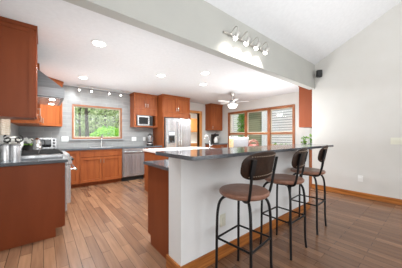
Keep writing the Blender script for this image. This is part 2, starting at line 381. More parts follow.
# worktops
b = NB(); prism(b, [(XL, 4.34), (.23, 4.34), (.23, 5.16), (2.735, 5.16), (2.735, YS), (XL, YS)], .87, .91)
tag(obj('worktop', b, 'granite', bevel=.003), 'long dark granite worktop running under the garden window', 'countertop')
tag(obj('worktop', bx(XL, .23, 2.84, 3.43, .875, .91), 'granite', bevel=.004), 'dark granite worktop carrying the steel canisters left of the range', 'countertop')
r = thing('sink', 'steel undermount sink rim below the garden window', 'sink', (1.15, 5.45, .905))
b = NB(); box(b, .86, 1.44, 5.27, 5.30, .905, .913); box(b, .86, 1.44, 5.62, 5.65, .905, .913); box(b, .86, .89, 5.30, 5.62, .905, .913); box(b, 1.41, 1.44, 5.30, 5.62, .905, .913); obj('rim', b, 'steel', r)
obj('basin', bx(.89, 1.41, 5.30, 5.62, .9, .911), 'steel_side', r)
def faucet(label, c, s=1., dirv=(0, -1), mm='chrome'):
    r = thing('faucet', label, 'faucet', c)
    x, y, z = c
    obj('base', lathe(NB(), [(.028, 0), (.028, .02), (.016, .035)], c, 16), mm, r, smooth=True)
    pts = [(0, 0, .03), (0, 0, .25*s), (dirv[0]*.03*s, dirv[1]*.03*s, .33*s), (dirv[0]*.10*s, dirv[1]*.10*s, .37*s), (dirv[0]*.17*s, dirv[1]*.17*s, .33*s), (dirv[0]*.185*s, dirv[1]*.185*s, .26*s)]
    obj('spout', tube(NB(), [(x+a, y+b_, z+c_) for a, b_, c_ in smooth_path(pts)], .013*s, 10), mm, r, smooth=True)
    obj('lever', tube(NB(), [(x+.015, y, z+.06), (x+.09*s, y-.02, z+.11*s)], .008, 8), mm, r, smooth=True)
faucet('chrome gooseneck faucet behind the sink at the garden window', (1.20, 5.70, .913), .85)
# microwave cabinet
r = cabinet('microwave_cabinet', 'cherry wall cabinet with an open niche holding the microwave', 'cabinet', (2.005, 5.48), E_, S_, .73, .33, 1.98, UT,
        [(.03, .365, 1.995, UT-.01, 'door', 'rb'), (.365, .70, 1.995, UT-.01, 'door', 'lb')], crown=True)
b = NB(); box(b, 2.005, 2.07, 5.48, YS-.004, 1.46, 1.98); box(b, 2.665, 2.735, 5.48, YS-.004, 1.46, 1.98); box(b, 2.07, 2.665, 5.48, 5.50, 1.81, 1.98)
box(b, 2.07, 2.665, 5.48, YS-.004, 1.46, 1.50); box(b, 2.07, 2.665, YS-.024, YS-.004, 1.50, 1.81); obj('niche', b, 'cherry', r)
r = thing('microwave', 'white and black microwave sitting in the cherry cabinet niche', 'microwave', (2.33, 5.6, 1.50))
obj('body', bx(2.09, 2.56, 5.44, 5.78, 1.50, 1.79), 'steel_side', r, bevel=.006)
obj('door', bx(2.10, 2.44, 5.425, 5.44, 1.51, 1.78), 'steel', r, bevel=.003)
obj('window', bx(2.125, 2.40, 5.42, 5.427, 1.545, 1.745), 'glass_black', r)
obj('control_panel', bx(2.445, 2.55, 5.425, 5.44, 1.51, 1.78), 'plastic_black', r)
obj('handle', tube(NB(), [(2.425, 5.405, 1.54), (2.425, 5.405, 1.75)], .007, 8), 'chrome', r, smooth=True)
# fridge surround and fridge
r = cabinet('fridge_surround', 'tall cherry fridge surround with two doors above the refrigerator', 'cabinet', (2.745, 5.17), E_, S_, 1.0, .64, 1.90, UT,
        [(.03, .50, 1.92, UT-.01, 'door', 'rb'), (.50, .97, 1.92, UT-.01, 'door', 'lb')], crown=True)
obj('side_panel', bx(2.74, 2.77, 5.13, YS, 0, 1.90), 'cherry', r); obj('side_panel', bx(3.715, 3.745, 5.13, YS, 0, 1.90), 'cherry', r)
obj('valance', bx(2.77, 3.715, 5.16, 5.20, 1.77, 1.90), 'cherry', r)
r = thing('refrigerator', 'stainless french-door refrigerator with water dispenser in the left door', 'refrigerator', (3.24, 5.4, 0))
obj('body', bx(2.785, 3.70, 5.10, 5.78, .02, 1.74), 'steel_side', r)
yf = 5.04
for x0, x1, hx in ((2.787, 3.24, 3.205), (3.245, 3.698, 3.28)):
    d = obj('door', bx(x0, x1, yf, 5.098, .70, 1.735), 'steel', r, bevel=.012)
    b = NB(); tube(b, [(hx, yf-.055, .80), (hx, yf-.055, 1.66)], .013, 10)
    for z in (.84, 1.62): tube(b, [(hx, yf-.055, z), (hx, yf, z)], .009, 8)
    obj('handle', b, 'chrome', d, smooth=True)
    if x0 < 3:
        q = obj('dispenser', bx(2.86, 3.10, yf-.012, yf+.004, .98, 1.34), 'steel_side', d, bevel=.004)
        obj('dispenser_recess', bx(2.885, 3.075, yf-.014, yf-.011, 1.0, 1.20), 'glass_black', d)
        obj('dispenser_display', bx(2.885, 3.075, yf-.014, yf-.011, 1.24, 1.31), 'plastic_white', d)
d = obj('freezer_drawer', bx(2.787, 3.698, yf, 5.098, .06, .69), 'steel', r, bevel=.012)
b = NB(); tube(b, [(2.87, yf-.055, .61), (3.61, yf-.055, .61)], .013, 10)
for x in (2.92, 3.56): tube(b, [(x, yf-.055, .61), (x, yf, .61)], .009, 8)
obj('handle', b, 'chrome', d, smooth=True)
# far right cabinets beside the doorway
cabinet('wall_cabinet', 'cherry wall cabinet right of the doorway above the coffee maker', 'cabinet', (4.965, 5.48), E_, S_, .63, .33, UB+.01, UT,
        [(.03, .60, UB+.02, UT-.01, 'door', 'lb')], crown=True)
cabinet('base_cabinet', 'cherry base cabinet right of the doorway below the coffee maker', 'cabinet', (4.965, 5.22), E_, S_, .63, .59, 0, .87,
        [(.03, .60, .70, .86, 'drawer', 'h'), (.03, .60, .10, .69, 'door', 'lt')], toe=True)
tag(obj('worktop', bx(4.94, 5.6, 5.19, YS, .87, .91), 'granite', bevel=.003), 'short dark worktop under the coffee maker beside the doorway', 'countertop')
# pantry cabinets beyond the doorway
cabinet('wall_cabinet', 'pale orange wall cabinet seen through the doorway', 'cabinet', (5.05, 7.46), E_, S_, 1.3, .33, 1.40, 2.05,
        [(.01, .43, 1.41, 2.04, 'door', 'rb'), (.43, .86, 1.41, 2.04, 'door', 'lb'), (.86, 1.29, 1.41, 2.04, 'door', 'lb')], wood='maple')
r = cabinet('base_cabinet', 'pale orange base cabinet seen through the doorway', 'cabinet', (5.05, 7.21), E_, S_, 1.3, .58, 0, .87,
        [(.01, .65, .12, .86, 'door', 'rt'), (.65, 1.29, .12, .86, 'door', 'lt')], toe=True, wood='maple')
obj('counter', bx(5.03, 6.37, 7.18, 7.79, .87, .91), 'white_stone', r)
# hanging cabinet at the right of the dining window and buffet below
cabinet('wall_cabinet', 'reddish wall cabinet tucked behind the header end, right of the dining window', 'cabinet', (5.59, 2.125), W_, N_, .74, .30, 1.405, 2.40,
        [(.01, .37, 1.41, 2.39, 'door', 'rb'), (.37, .73, 1.41, 2.39, 'door', 'lb')], wood='cherry_shaded', crown=True)
r = cabinet('buffet_cabinet', 'low dining cabinet carrying the two potted plants', 'cabinet', (5.59, 2.40), W_, N_, .74, .57, 0, .87,
        [(.01, .37, .10, .86, 'door', 'rt'), (.37, .73, .10, .86, 'door', 'lt')], toe=True)
obj('counter', bx(4.82, 5.595, 1.824, 2.43, .88, .91), 'granite', r, bevel=.003)

# ---------------------------------------------------------------- range and hood
r = thing('range', 'stainless pro-style gas range with black grates left of the sink run', 'range', (-.05, 3.885, 0))
ry0, ry1 = 3.445, 4.325
obj('body', bx(XL+.01, .255, ry0, ry1, .09, .90), 'steel_side', r)
obj('cooktop', bx(XL+.01, .30, ry0, ry1, .90, .925), 'steel', r, bevel=.004)
obj('backguard', bx(XL+.01, XL+.05, ry0, ry1, .925, 1.0), 'steel', r)
b = NB(); prism(b, [(.255, .78), (.325, .78), (.335, .80), (.30, .90), (.255, .90)], ry0, ry1, 'Y'); 
obj('control_panel', b, 'steel', r)
for i in range(6):
    y = ry0+.09+i*.14
    k = obj('knob', lathe(NB(), [(.024, 0), (.022, .03), (.012, .034)], (.322, y, .84), 16, 'X'), 'plastic_black', r, smooth=True)
d = obj('oven_door', bx(.255, .315, ry0+.005, ry1-.005, .20, .77), 'steel', r, bevel=.006)
obj('oven_window', bx(.315, .318, ry0+.18, ry1-.18, .34, .62), 'glass_black', d)
b = NB(); tube(b, [(.385, ry0+.03, .69), (.385, ry1-.03, .69)], .016, 12)
for y in (ry0+.07, ry1-.07): tube(b, [(.385, y, .69), (.31, y, .69)], .012, 8)
obj('handle', b, 'chrome', d, smooth=True)
obj('kick_panel', bx(.20, .27, ry0+.01, ry1-.01, .09, .19), 'steel', r)
for y in (ry0+.05, ry1-.05):
    for x in (-.36, .22): obj('leg', lathe(NB(), [(.02, 0), (.02, .09)], (x, y, 0), 12), 'chrome', r)
for i in range(3):
    y0 = ry0+.03+i*.277; b = NB()
    for yy in (y0, y0+.26): box(b, -.33, .22, yy, yy+.014, .94, .957)
    for xx in (-.33, -.06, .206): box(b, xx, xx+.014, y0+.014, y0+.26, .94, .957)
    for yy in (y0+.13,): box(b, -.316, .206, yy, yy+.010, .945, .957)
    for xx in (-.33, .206):
        for yy in (y0, y0+.246): box(b, xx, xx+.014, yy, yy+.014, .925, .94)
    obj('grate', b, 'iron', r)
    for xx in (-.2, .08): obj('burner', lathe(NB(), [(.05, 0), (.05, .01), (.035, .014)], (xx, y0+.137, .925), 16), 'iron', r)
r = thing('range_hood', 'grey stainless pyramid range hood beside the near wall cabinet', 'range hood', (-.09, 3.88, 1.73))
hx, hy0, hy1 = .236, 3.42, 4.33
b = NB(); box(b, XL, hx, hy0, hy1, 1.745, 1.87)
obj('canopy', b, 'hood', r, bevel=.004)
b = NB()
lo = [(XL, hy0), (hx, hy0), (hx, hy1), (XL, hy1)]; hi = [(XL, 3.70), (-.10, 3.70), (-.10, 4.05), (XL, 4.05)]
A = [b.verts.new((*p, 1.87)) for p in lo]; B = [b.verts.new((*p, 2.20)) for p in hi]
for i in range(4): b.faces.new([A[i], A[(i+1) % 4], B[(i+1) % 4], B[i]])
b.faces.new(A); b.faces.new(B); obj('flue_cone', b, 'hood', r)
obj('chimney', bx(XL, -.10, 3.70, 4.05, 2.20, ZC), 'steel_side', r)
obj('filter', bx(XL+.05, hx-.04, hy0+.05, hy1-.05, 1.735, 1.744), 'steel', r)
for y in (3.62, 4.13):
    obj('hood_lamp', lathe(NB(), [(.035, 0), (.035, .006)], (.10, y, 1.729), 16), 'bulb', r)
    area('hood_light', (.10, y, 1.72), (0, 0, 0), .07, .07, 2.2, (1, .86, .66), shape='DISK')
tag(obj('mosaic_panel', bx(XL, XL+.008, 3.44, 4.34, 1.21, 1.74), 'mosaic'), 'warm beige mosaic tile panel on the wall behind the range', 'tile panel')

# ---------------------------------------------------------------- bar, lower counter and island
def rounded(x0, x1, y0, y1, r, n=5):
    pts = []
    for cx, cy, a0 in ((x1-r, y0+r, -90), (x1-r, y1-r, 0), (x0+r, y1-r, 90), (x0+r, y0+r, 180)):
        for k in range(n+1): a = R(a0+90*k/n); pts.append((cx+r*math.cos(a), cy+r*math.sin(a)))
    return pts
tag(obj('bar_countertop', prism(NB(), rounded(.742, 3.44, .995, 1.545, .025), 1.031, 1.059), 'granite', bevel=.005, seg=2), 'raised polished dark bar top on the white bar wall above the stools', 'countertop')
r = cabinet('bar_cabinet', 'low cherry cabinet run on the kitchen side of the bar wall', 'cabinet', (3.40, 2.07), W_, N_, 2.485, .53, 0, .87,
        [(i*.62+.005, i*.62+.615, .10, .86, 'door', 'rt') for i in range(4)], toe=True, wood='cherry_shaded')
tag(obj('lower_countertop', bx(.885, 3.42, 1.541, 2.13, .872, .902), 'granite', bevel=.003), 'lower grey counter directly behind the raised bar top', 'countertop')
r = cabinet('island_cabinet', 'white-topped cherry island between the bar and the sink run', 'kitchen island', (1.73, 3.13), E_, S_, 1.38, .96, 0, .855,
        [(i*.46+.005, i*.46+.455, .12, .85, 'door', 'lt') for i in range(3)], toe=True)
obj('island_top', bx(1.70, 3.15, 3.10, 4.12, .855, .91), 'white_stone', r, bevel=.006)
c = P(205, 148.6, .91)
faucet('pale slim faucet standing on the white island', (2.86, 3.2, .91), .8, (-1, 0))

# ---------------------------------------------------------------- bar stools
def make_stool():
    r = thing('bar_stool', '', 'bar stool', (0, 0, 0), 'leather bar stools along the bar')
    sz = .75
    prof = [(.15, sz-.045), (.188, sz-.04), (.203, sz-.028), (.205, sz-.012), (.195, sz-.001), (.16, sz+.004), (.08, sz-.001), (.0, sz-.003)]
    obj('seat', lathe(NB(), prof, seg=40), 'seat', r, smooth=True)
    obj('seat_plate', lathe(NB(), [(.12, sz-.062), (.12, sz-.045)], seg=24), 'black', r)
    for k in range(4):
        a = R(45+90*k); ca, sa = math.cos(a), math.sin(a)
        pr = [(.05, sz-.055), (.12, sz-.055), (.17, sz-.068), (.203, sz-.11), (.219, sz-.19), (.224, sz-.30), (.226, sz-.42), (.228, .14), (.236, .02), (.242, 0)]
        obj('leg', tube(NB(), smooth_path([(p*ca, p*sa, z) for p, z in pr], 5), .0115, 10), 'black', r, smooth=True)
    q = .2255*s2
    for k in range(4):
        a, c_ = [(q, q), (-q, q), (-q, -q), (q, -q)][k], [(-q, q), (-q, -q), (q, -q), (q, q)][k]
        obj('stretcher', tube(NB(), [(*a, .345), (*c_, .345)], .0085, 8), 'black', r, smooth=True)
    # backrest: curved pill-shaped panel behind the seat (towards -Y)
    RC, hw, hh, zc, th = .42, .243, .108, .97, .014
    bm = NB(); outline = []
    n = 48
    for k in range(n):
        a = 2*math.pi*k/n; ex = .42
        u = hw*math.copysign(abs(math.cos(a))**.80, math.cos(a)); v_ = hh*math.copysign(abs(math.sin(a))**.62, math.sin(a))
        outline.append((u, v_))
    def bend(u, v_, off):
        ang = u/RC; rr = RC+off
        return Vector((rr*math.sin(ang), .215-rr*math.cos(ang)-v_*.20, zc+v_))
    rings = []
    for off, s in ((th*.55, .0), (th*.55, .5), (th*.5, .93), (0, 1.0), (-th*.5, .93), (-th*.55, .5), (-th*.55, .0)):
        rings.append([bm.verts.new(bend(u*max(s, .01), v_*max(s, .01), off)) for u, v_ in outline])
    for a, c_ in zip(rings, rings[1:]):
        for k in range(n): bm.faces.new([a[k], a[(k+1) % n], c_[(k+1) % n], c_[k]])
    bm.faces.new(rings[0]); bm.faces.new(rings[-1])
    bk = obj('backrest', bm, 'back', r, smooth=True)
    for vv in (.074, -.074):
        bm = NB()
        for k in range(17):
            u = -.17+.34*k/16; p = bend(u, vv, th*.6)
            bmesh.ops.create_icosphere(bm, subdivisions=1, radius=.0042, matrix=Matrix.Translation(p))
        obj('stitching', bm, 'stitch', bk)
    for s in (-1, 1):
        u = s*.16; a = bend(u, .045, .02); c_ = bend(u, -.05, .02)
        pts = [a, c_, Vector((a.x*.97, c_.y+.008, .86)), Vector((a.x*.92, c_.y+.025, .765)), Vector((a.x*.84, c_.y+.045, .71)), Vector((a.x*.66, c_.y+.10, .688)), Vector((a.x*.45, c_.y+.155, .694))]
        obj('back_post', tube(NB(), smooth_path(pts, 5), .0105, 10), 'black', r, smooth=True)
        bm = NB(); tt = .007
        vs = []
        for uu in (u-.016, u+.016):
            for off in (.010, .010+tt*3):
                for vv in (-.055, .055): vs.append(bm.verts.new(bend(uu, vv, off)))
        for f in ((0, 1, 3, 2), (4, 6, 7, 5), (0, 4, 5, 1), (2, 3, 7, 6), (0, 2, 6, 4), (1, 5, 7, 3)): bm.faces.new([vs[i] for i in f])
        obj('bracket', bm, 'black', r)
    return r
st = make_stool()
st['label'] = 'nearest of the three leather bar stools, standing closest to the camera'
st.location = (1.295, 1.02, 0); st.rotation_euler = (0, 0, R(6))
s_mid = dup(st, (2.01, 1.055, 0), R(0), 'middle one of the three leather bar stools at the bar')
s_far = dup(st, (2.72, 1.09, 0), R(3), 'farthest of the three leather bar stools, nearest the beige wall')
for o, swivel in ((st, -3), (s_mid, 14), (s_far, 13)):       # swivelled seats
    for ch in o.children:
        if ch.name.split('.')[0] in ('backrest', 'back_post', 'bracket'): ch.rotation_euler = (0, 0, R(swivel))

# ---------------------------------------------------------------- ceiling lights
def at_ceiling(px, py, z=ZC):
    return P(px, py, z)
dl = [(99, 43, 'recessed ceiling light largest and nearest, above the range side'), (83, 77.3, 'recessed ceiling light closest to the garden window track'), (161, 75.2, 'recessed ceiling light in front of the fridge cabinets'),
      (205, 72.7, 'nearer of the two recessed ceiling lights beside the header'), (203, 84, 'farther of the two recessed ceiling lights beside the header')]
for px, py, lab in dl:
    x, y, z = P(px, py, ZC)
    r = thing('recessed_light', lab, 'ceiling light', (x, y, ZC-.012), 'recessed lights in the kitchen ceiling')
    obj('trim_ring', lathe(NB(), [(.075, ZC-.001), (.095, ZC-.001), (.092, ZC-.010), (.072, ZC-.012)], (x, y, 0), 28), 'white_trim', r, smooth=True)
    obj('lens', lathe(NB(), [(.074, ZC-.016), (.074, ZC-.0125)], (x, y, 0), 24), 'can', r)
    area('downlight', (x, y, ZC-.03), (0, 0, 0), .14, .14, 38, (.90, .965, 1), shape='DISK')
# two more out of the frame light the dining side
def spot(loc, target, power, ang=70, blend=.6, col=(1, .94, .86), rad=.03):
    l = bpy.data.lights.new('spot', 'SPOT'); l.energy = power; l.spot_size = R(ang); l.spot_blend = blend; l.color = col; l.shadow_soft_size = rad
    o = bpy.data.objects.new('spot', l); C.objects.link(o); o.location = loc
    o.rotation_euler = (Vector(target)-Vector(loc)).to_track_quat('-Z', 'Y').to_euler()
# track light on the header face
r = thing('track_light', 'four-lamp spotlight bar on the grey header above the bar', 'track light', (1.6, YH0, 2.62))
def YP(px, py, Y):
    d = (px-201)/F; t = Y/(FY-FX*d); return (t*(FX+FY*d), Y, H+(CY-py)/F*t)
heads = [(236.5, 35.5), (247, 41.2), (257, 46), (266, 50.6)]
hp = [YP(px, py, YH0-.13) for px, py in heads]
zb = sum(p[2] for p in hp)/4+.06
obj('bar', bx(hp[0][0]-.12, hp[3][0]+.10, YH0-.03, YH0, zb-.012, zb+.012), 'nickel', r, bevel=.003)
for p in hp:
    b = NB(); tube(b, smooth_path([(p[0], YH0-.03, zb), (p[0], YH0-.10, zb+.06), (p[0], YH0-.15, zb+.05), (p[0], YH0-.155, p[2]+.03)]), .007, 8); obj('arm', b, 'nickel', r, smooth=True)
    q = Vector((p[0], YH0-.14, p[2])); dv = (Vector((p[0]-.1, YH0+.2, p[2]-.5))-q).normalized()
    b = NB(); tube(b, [q-dv*.045, q-dv*.03, q+dv*.03], [.018, .03, .034], 14); hd = obj('lamp_head', b, 'nickel', r, smooth=True)
    b = NB(); bmesh.ops.create_uvsphere(b, u_segments=14, v_segments=8, radius=.030, matrix=Matrix.Translation(q+dv*.034)); obj('bulb', b, 'bulb', r, smooth=True)
    spot(q+dv*.075, q+dv, 6, 120, .6)
# track light before the sink wall
r = thing('track_light', 'ceiling track with four small spotlights in front of the garden window wall', 'track light', (1.2, 5.5, 2.4))
x0, x1 = .62, 1.93
obj('bar', bx(x0, x1, 5.49, 5.515, ZC-.045, ZC-.02), 'nickel', r, bevel=.003)
for x in (x0+.1, x1-.1): obj('mount', bx(x-.03, x+.03, 5.48, 5.525, ZC-.02, ZC-.001), 'nickel', r)
for px in (79.5, 91.5, 109, 120.5):
    d = (px-201)/F; x = 5.5*(FX+FY*d)/(FY-FX*d)
    b = NB(); tube(b, [(x, 5.50, ZC-.045), (x, 5.50, ZC-.085)], .006, 8); obj('arm', b, 'nickel', r)
    b = NB(); tube(b, [(x, 5.50, ZC-.08), (x-.004, 5.48, ZC-.10), (x-.01, 5.44, ZC-.15)], [.014, .021, .026], 12); obj('lamp_head', b, 'nickel', r, smooth=True)
    b = NB(); bmesh.ops.create_uvsphere(b, u_segments=12, v_segments=8, radius=.019, matrix=Matrix.Translation((x-.011, 5.437, ZC-.148))); obj('bulb', b, 'bulb', r, smooth=True)
    spot((x-.012, 5.425, ZC-.19), (x-.05, 5.25, .95), 5, 80)
# ceiling fan
fx, fy = 4.30, 3.80
r = thing('ceiling_fan', 'small nickel ceiling fan with pale blades and a lit bowl over the dining side', 'ceiling fan', (fx, fy, ZC-.45))
obj('canopy', lathe(NB(), [(.02, ZC-.10), (.05, ZC-.07), (.075, ZC-.001)], (fx, fy, 0), 20), 'nickel', r, smooth=True)
obj('rod', lathe(NB(), [(.013, ZC-.2), (.013, ZC-.09)], (fx, fy, 0), 10), 'nickel', r)
obj('motor', lathe(NB(), [(.05, ZC-.33), (.10, ZC-.30), (.115, ZC-.26), (.09, ZC-.21), (.03, ZC-.19)], (fx, fy, 0), 24), 'steel_side', r, smooth=True)
obj('light_bowl', lathe(NB(), [(.02, ZC-.45), (.09, ZC-.43), (.13, ZC-.38), (.14, ZC-.335), (.05, ZC-.33)], (fx, fy, 0), 24), 'frost', r, smooth=True)
for k in range(5):
    a = R(20+72*k); ux, uy = math.cos(a), math.sin(a); T = frame((fx, fy), (ux, uy), (-uy, ux))
    b = NB(); pts = [(.10, -.03), (.24, -.055), (.42, -.055), (.46, -.045), (.47, 0), (.46, .045), (.42, .055), (.24, .055), (.10, .03)]
    A = [b.verts.new(T(u, n_, ZC-.262+n_*.12)) for u, n_ in pts]; B = [b.verts.new(T(u, n_, ZC-.254+n_*.12)) for u, n_ in pts]
    b.faces.new(A); b.faces.new(B)
    for i in range(len(pts)): j = (i+1) % len(pts); b.faces.new([A[i], A[j], B[j], B[i]])
    obj('blade', b, 'white_trim', r)
area('fan_light', (fx, fy, ZC-.47), (0, 0, 0), .2, .2, 40, (.92, .97, 1), shape='DISK')
area('pantry_light', (5.0, 6.6, ZC-.03), (0, 0, 0), .3, .3, 60, (1, .95, .88), shape='DISK')

# ---------------------------------------------------------------- wall things
r = thing('speaker', 'small black speaker mounted high in the corner above the bar end', 'speaker', (4.69, 1.63, 2.49))
b = NB(); T = frame((4.69, 1.655), (s2, s2), (-s2, s2))
prism(b, [(4.62, 1.645), (4.67, 1.57), (4.73, 1.585), (4.75, 1.65), (4.71, 1.69), (4.65, 1.685)], 2.49, 2.635); obj('housing', b, 'plastic_black', r, bevel=.008)
obj('grille', prism(NB(), [(4.617, 1.642), (4.667, 1.567), (4.662, 1.563), (4.612, 1.639)], 2.50, 2.625), 'iron', r)
obj('bracket', bx(4.70, 4.79, 1.66, 1.675, 2.55, 2.57), 'plastic_black', r)
def plate_x(name, label, cat, y, z, w_, h_, toggles, m='ivory', X=XW, sgn=-1, tm='ivory'):
    r = thing(name, label, cat, (X, y, z-h_/2))
    obj('plate', bx(min(X, X+sgn*.008), max(X, X+sgn*.008), y-w_/2, y+w_/2, z-h_/2, z+h_/2), m, r, bevel=.002)
    for i in range(toggles):
        yy = y-w_/2+w_*(i+.5)/toggles
        obj('toggle', bx(min(X+sgn*.008, X+sgn*.018), max(X+sgn*.008, X+sgn*.018), yy-.012, yy+.012, z-.02, z+.02), tm, r)
def plate_y(name, label, cat, x, z, w_, h_, toggles, m='plastic_white', Y=YS, tm='plastic_white'):
    r = thing(name, label, cat, (x, Y, z-h_/2))
    obj('plate', bx(x-w_/2, x+w_/2, Y-.008, Y, z-h_/2, z+h_/2), m, r, bevel=.002)
    for i in range(toggles):
        xx = x-w_/2+w_*(i+.5)/toggles
        obj('socket', bx(xx-.014, xx+.014, Y-.014, Y-.008, z-.03, z+.03), tm, r)
def XP(px, py, X):
    d = (px-201)/F; t = X/(FX+FY*d); return (X, t*(FY-FX*d), H+(CY-py)/F*t)
p = XP(397, 141, XW); plate_x('light_switch', 'ivory multi-gang light switch plate on the right wall', 'light switch', p[1]-.02, p[2], .20, .12, 3)
p = XP(360.5, 178.5, XW); plate_x('wall_outlet', 'white outlet low on the right wall above the baseboard', 'outlet', p[1], p[2], .08, .12, 1, 'plastic_white', tm='plastic_white')
p = YP(222.5, 220, BY0); plate_y('wall_outlet', 'ivory outlet on the bar wall behind the nearest stool', 'outlet', p[0], p[2], .075, .12, 1, 'ivory', BY0, 'ivory')
p = YP(65, 139, YS); plate_y('wall_outlet', 'white double outlet on grey tile left of the garden window', 'outlet', p[0], p[2], .14, .12, 2)
p = YP(134, 139, YS); plate_y('wall_outlet', 'white double outlet on grey tile between garden window and microwave', 'outlet', p[0], p[2], .14, .12, 2)
p = YP(144.3, 139, YS); plate_y('wall_outlet', 'white single outlet on grey tile beside the blender', 'outlet', p[0], p[2], .08, .12, 1)

# ---------------------------------------------------------------- counter things
def canister(label, px, py, rr, h_):
    x, y, z = P(px, py, .91)
    r = thing('canister', label, 'canister', (x, y, .91), 'steel canisters on the near worktop')
    obj('body', lathe(NB(), [(rr, 0), (rr, h_*.86), (rr*.97, h_*.87)], (x, y, .91), 24), 'steel', r, smooth=True)
    obj('lid', lathe(NB(), [(rr*1.02, h_*.87), (rr*1.02, h_*.94), (rr*.5, h_)], (x, y, .91), 24), 'steel_side', r, smooth=True)
canister('narrow steel canister at the very left of the near worktop', 4.5, 161, .040, .20)
canister('wide steel canister on the near worktop, second from the left edge', 14.5, 160, .058, .195)
x, y, z = P(13, 156.5, .91)
r = thing('plate_stand', 'dark scrolled wire stand holding a white plate behind the steel canisters', 'plate stand', (x, y, .91))
obj('plate', lathe(NB(), [(.0, -.004), (.06, -.004), (.10, .006), (.105, .010), (.06, .002), (0, .002)], (x, y+.03, 1.085), 28, 'Y'), 'petal', r, smooth=True)
b = NB()
for s in (-1, 1):
    b2 = [(x+s*.055+math.cos(a/3)*(.012+.0022*a/1.2)*s, y-.005, 1.150+math.sin(a/3)*(.012+.0022*a/1.2)) for a in range(0, 24)]
    tube(b, b2, .0085, 8)
    tube(b, smooth_path([(x+s*.03, y-.04, .914), (x+s*.035, y-.02, .97), (x+s*.05, y-.005, 1.10), (x+s*.02, y-.005, 1.12)]), .008, 8)
    tube(b, [(x+s*.03, y-.04, .914), (x+s*.03, y+.05, .914), (x+s*.03, y+.05, 1.1)], .005, 6)
tube(b, [(x-.09, y-.005, 1.16), (x+.09, y-.005, 1.16)], .004, 6); tube(b, [(x-.03, y+.045, .914), (x+.03, y+.045, .914)], .004, 6)
for s in (-1, 1): tube(b, [(x+s*.085, y-.005, 1.16), (x+s*.05, y-.005, 1.04)], .004, 6)
obj('wire_frame', b, 'black', r, smooth=True)
# kettle on the worktop past the range
x, y, z = P(37.3, 150.3, .91)
r = thing('kettle', 'tall silver kettle on the worktop left of the toaster oven', 'kettle', (x, y, .91))
obj('body', lathe(NB(), [(.075, 0), (.08, .02), (.07, .14), (.055, .215), (.03, .235), (.008, .25)], (x, y, .91), 24), 'chrome', r, smooth=True)
obj('handle', tube(NB(), smooth_path([(x+.055, y-.03, .91+.21), (x+.11, y-.05, .91+.19), (x+.115, y-.05, .91+.09), (x+.07, y-.03, .91+.05)]), .009, 8), 'plastic_black', r, smooth=True)
obj('spout', tube(NB(), [(x-.05, y+.02, .91+.17), (x-.095, y+.04, .91+.215)], [.018, .01], 10), 'chrome', r, smooth=True)
# toaster oven
x0, x1, y0 = -.12, .22, 5.28
r = thing('toaster_oven', 'silver toaster oven with black window and three knobs in the kitchen corner', 'toaster oven', (.14, 5.38, .91))
obj('body', bx(x0, x1, y0, y0+.30, .925, 1.155), 'steel', r, bevel=.008)
obj('glass_door', bx(x0+.02, x1-.09, y0-.012, y0, .955, 1.125), 'glass_black', r)
obj('handle', tube(NB(), [(x0+.04, y0-.03, 1.115), (x1-.11, y0-.03, 1.115)], .007, 8), 'chrome', r, smooth=True)
for z in (.975, 1.04, 1.105): obj('knob', lathe(NB(), [(.017, -.022), (.019, 0)], (x1-.045, y0, z), 14, 'Y'), 'plastic_black', r)
for xx in (x0+.03, x1-.05):
    for yy in (y0+.03, y0+.25): obj('foot', bx(xx, xx+.02, yy, yy+.02, .91, .925), 'plastic_black', r)
# orchid
x, y, z = P(28, 150, .91)
r = thing('potted_orchid', 'white-flowered plant in a dark pot on the worktop behind the range', 'potted plant', (x, y, .91))
obj('pot', lathe(NB(), [(.05, 0), (.068, .10), (.062, .10), (.055, .085)], (x, y, .91), 20), 'clay', r, smooth=True)
obj('stem', tube(NB(), smooth_path([(x, y, .99), (x+.02, y, 1.08), (x-.03, y-.01, 1.13), (x-.11, y-.02, 1.11)]), .004, 6), 'leaf', r)
for k, (ox, oz) in enumerate(((.02, .175), (-.03, .215), (-.08, .20), (-.12, .185), (.05, .20))):
    b = NB()
    for j in range(5):
        a = 2*math.pi*j/5; cxp = (x+ox+.022*math.cos(a), y-.02, .91+oz+.022*math.sin(a))
        bmesh.ops.create_icosphere(b, subdivisions=1, radius=.022, matrix=Matrix.Translation(cxp) @ Matrix.Diagonal((1, .35, 1, 1)))
    obj('flower', b, 'petal', r, smooth=True)
b = NB()
for j in range(5):
    a = R(j*72+10); tube(b, smooth_path([(x, y, .99), (x+.05*math.cos(a), y+.05*math.sin(a), 1.03), (x+.12*math.cos(a), y+.12*math.sin(a), 1.0)]), [.004]+[.014]*11+[.003], 6)
obj('leaves', b, 'leaf', r)
# blender
x, y = 2.52, 5.55
r = thing('blender', 'glass jar blender with black base on the worktop under the microwave', 'blender', (x, y, .91))
obj('base', lathe(NB(), [(.10, 0), (.10, .04), (.085, .09), (.06, .11)], (x, y, .91), 20), 'plastic_black', r, smooth=True)
obj('base_ring', lathe(NB(), [(.102, .045), (.098, .07)], (x, y, .91), 20), 'steel', r)
obj('jar', lathe(NB(), [(.05, .11), (.07, .30), (.066, .30), (.046, .115)], (x, y, .91), 20), 'steel', r, smooth=True)
obj('lid', lathe(NB(), [(.072, .30), (.07, .33), (.03, .335), (.03, .36)], (x, y, .91), 20), 'plastic_black', r, smooth=True)
obj('handle', tube(NB(), smooth_path([(x+.06, y-.02, 1.19), (x+.115, y-.03, 1.17), (x+.11, y-.03, 1.07), (x+.055, y-.02, 1.04)]), .009, 8), 'plastic_black', r, smooth=True)
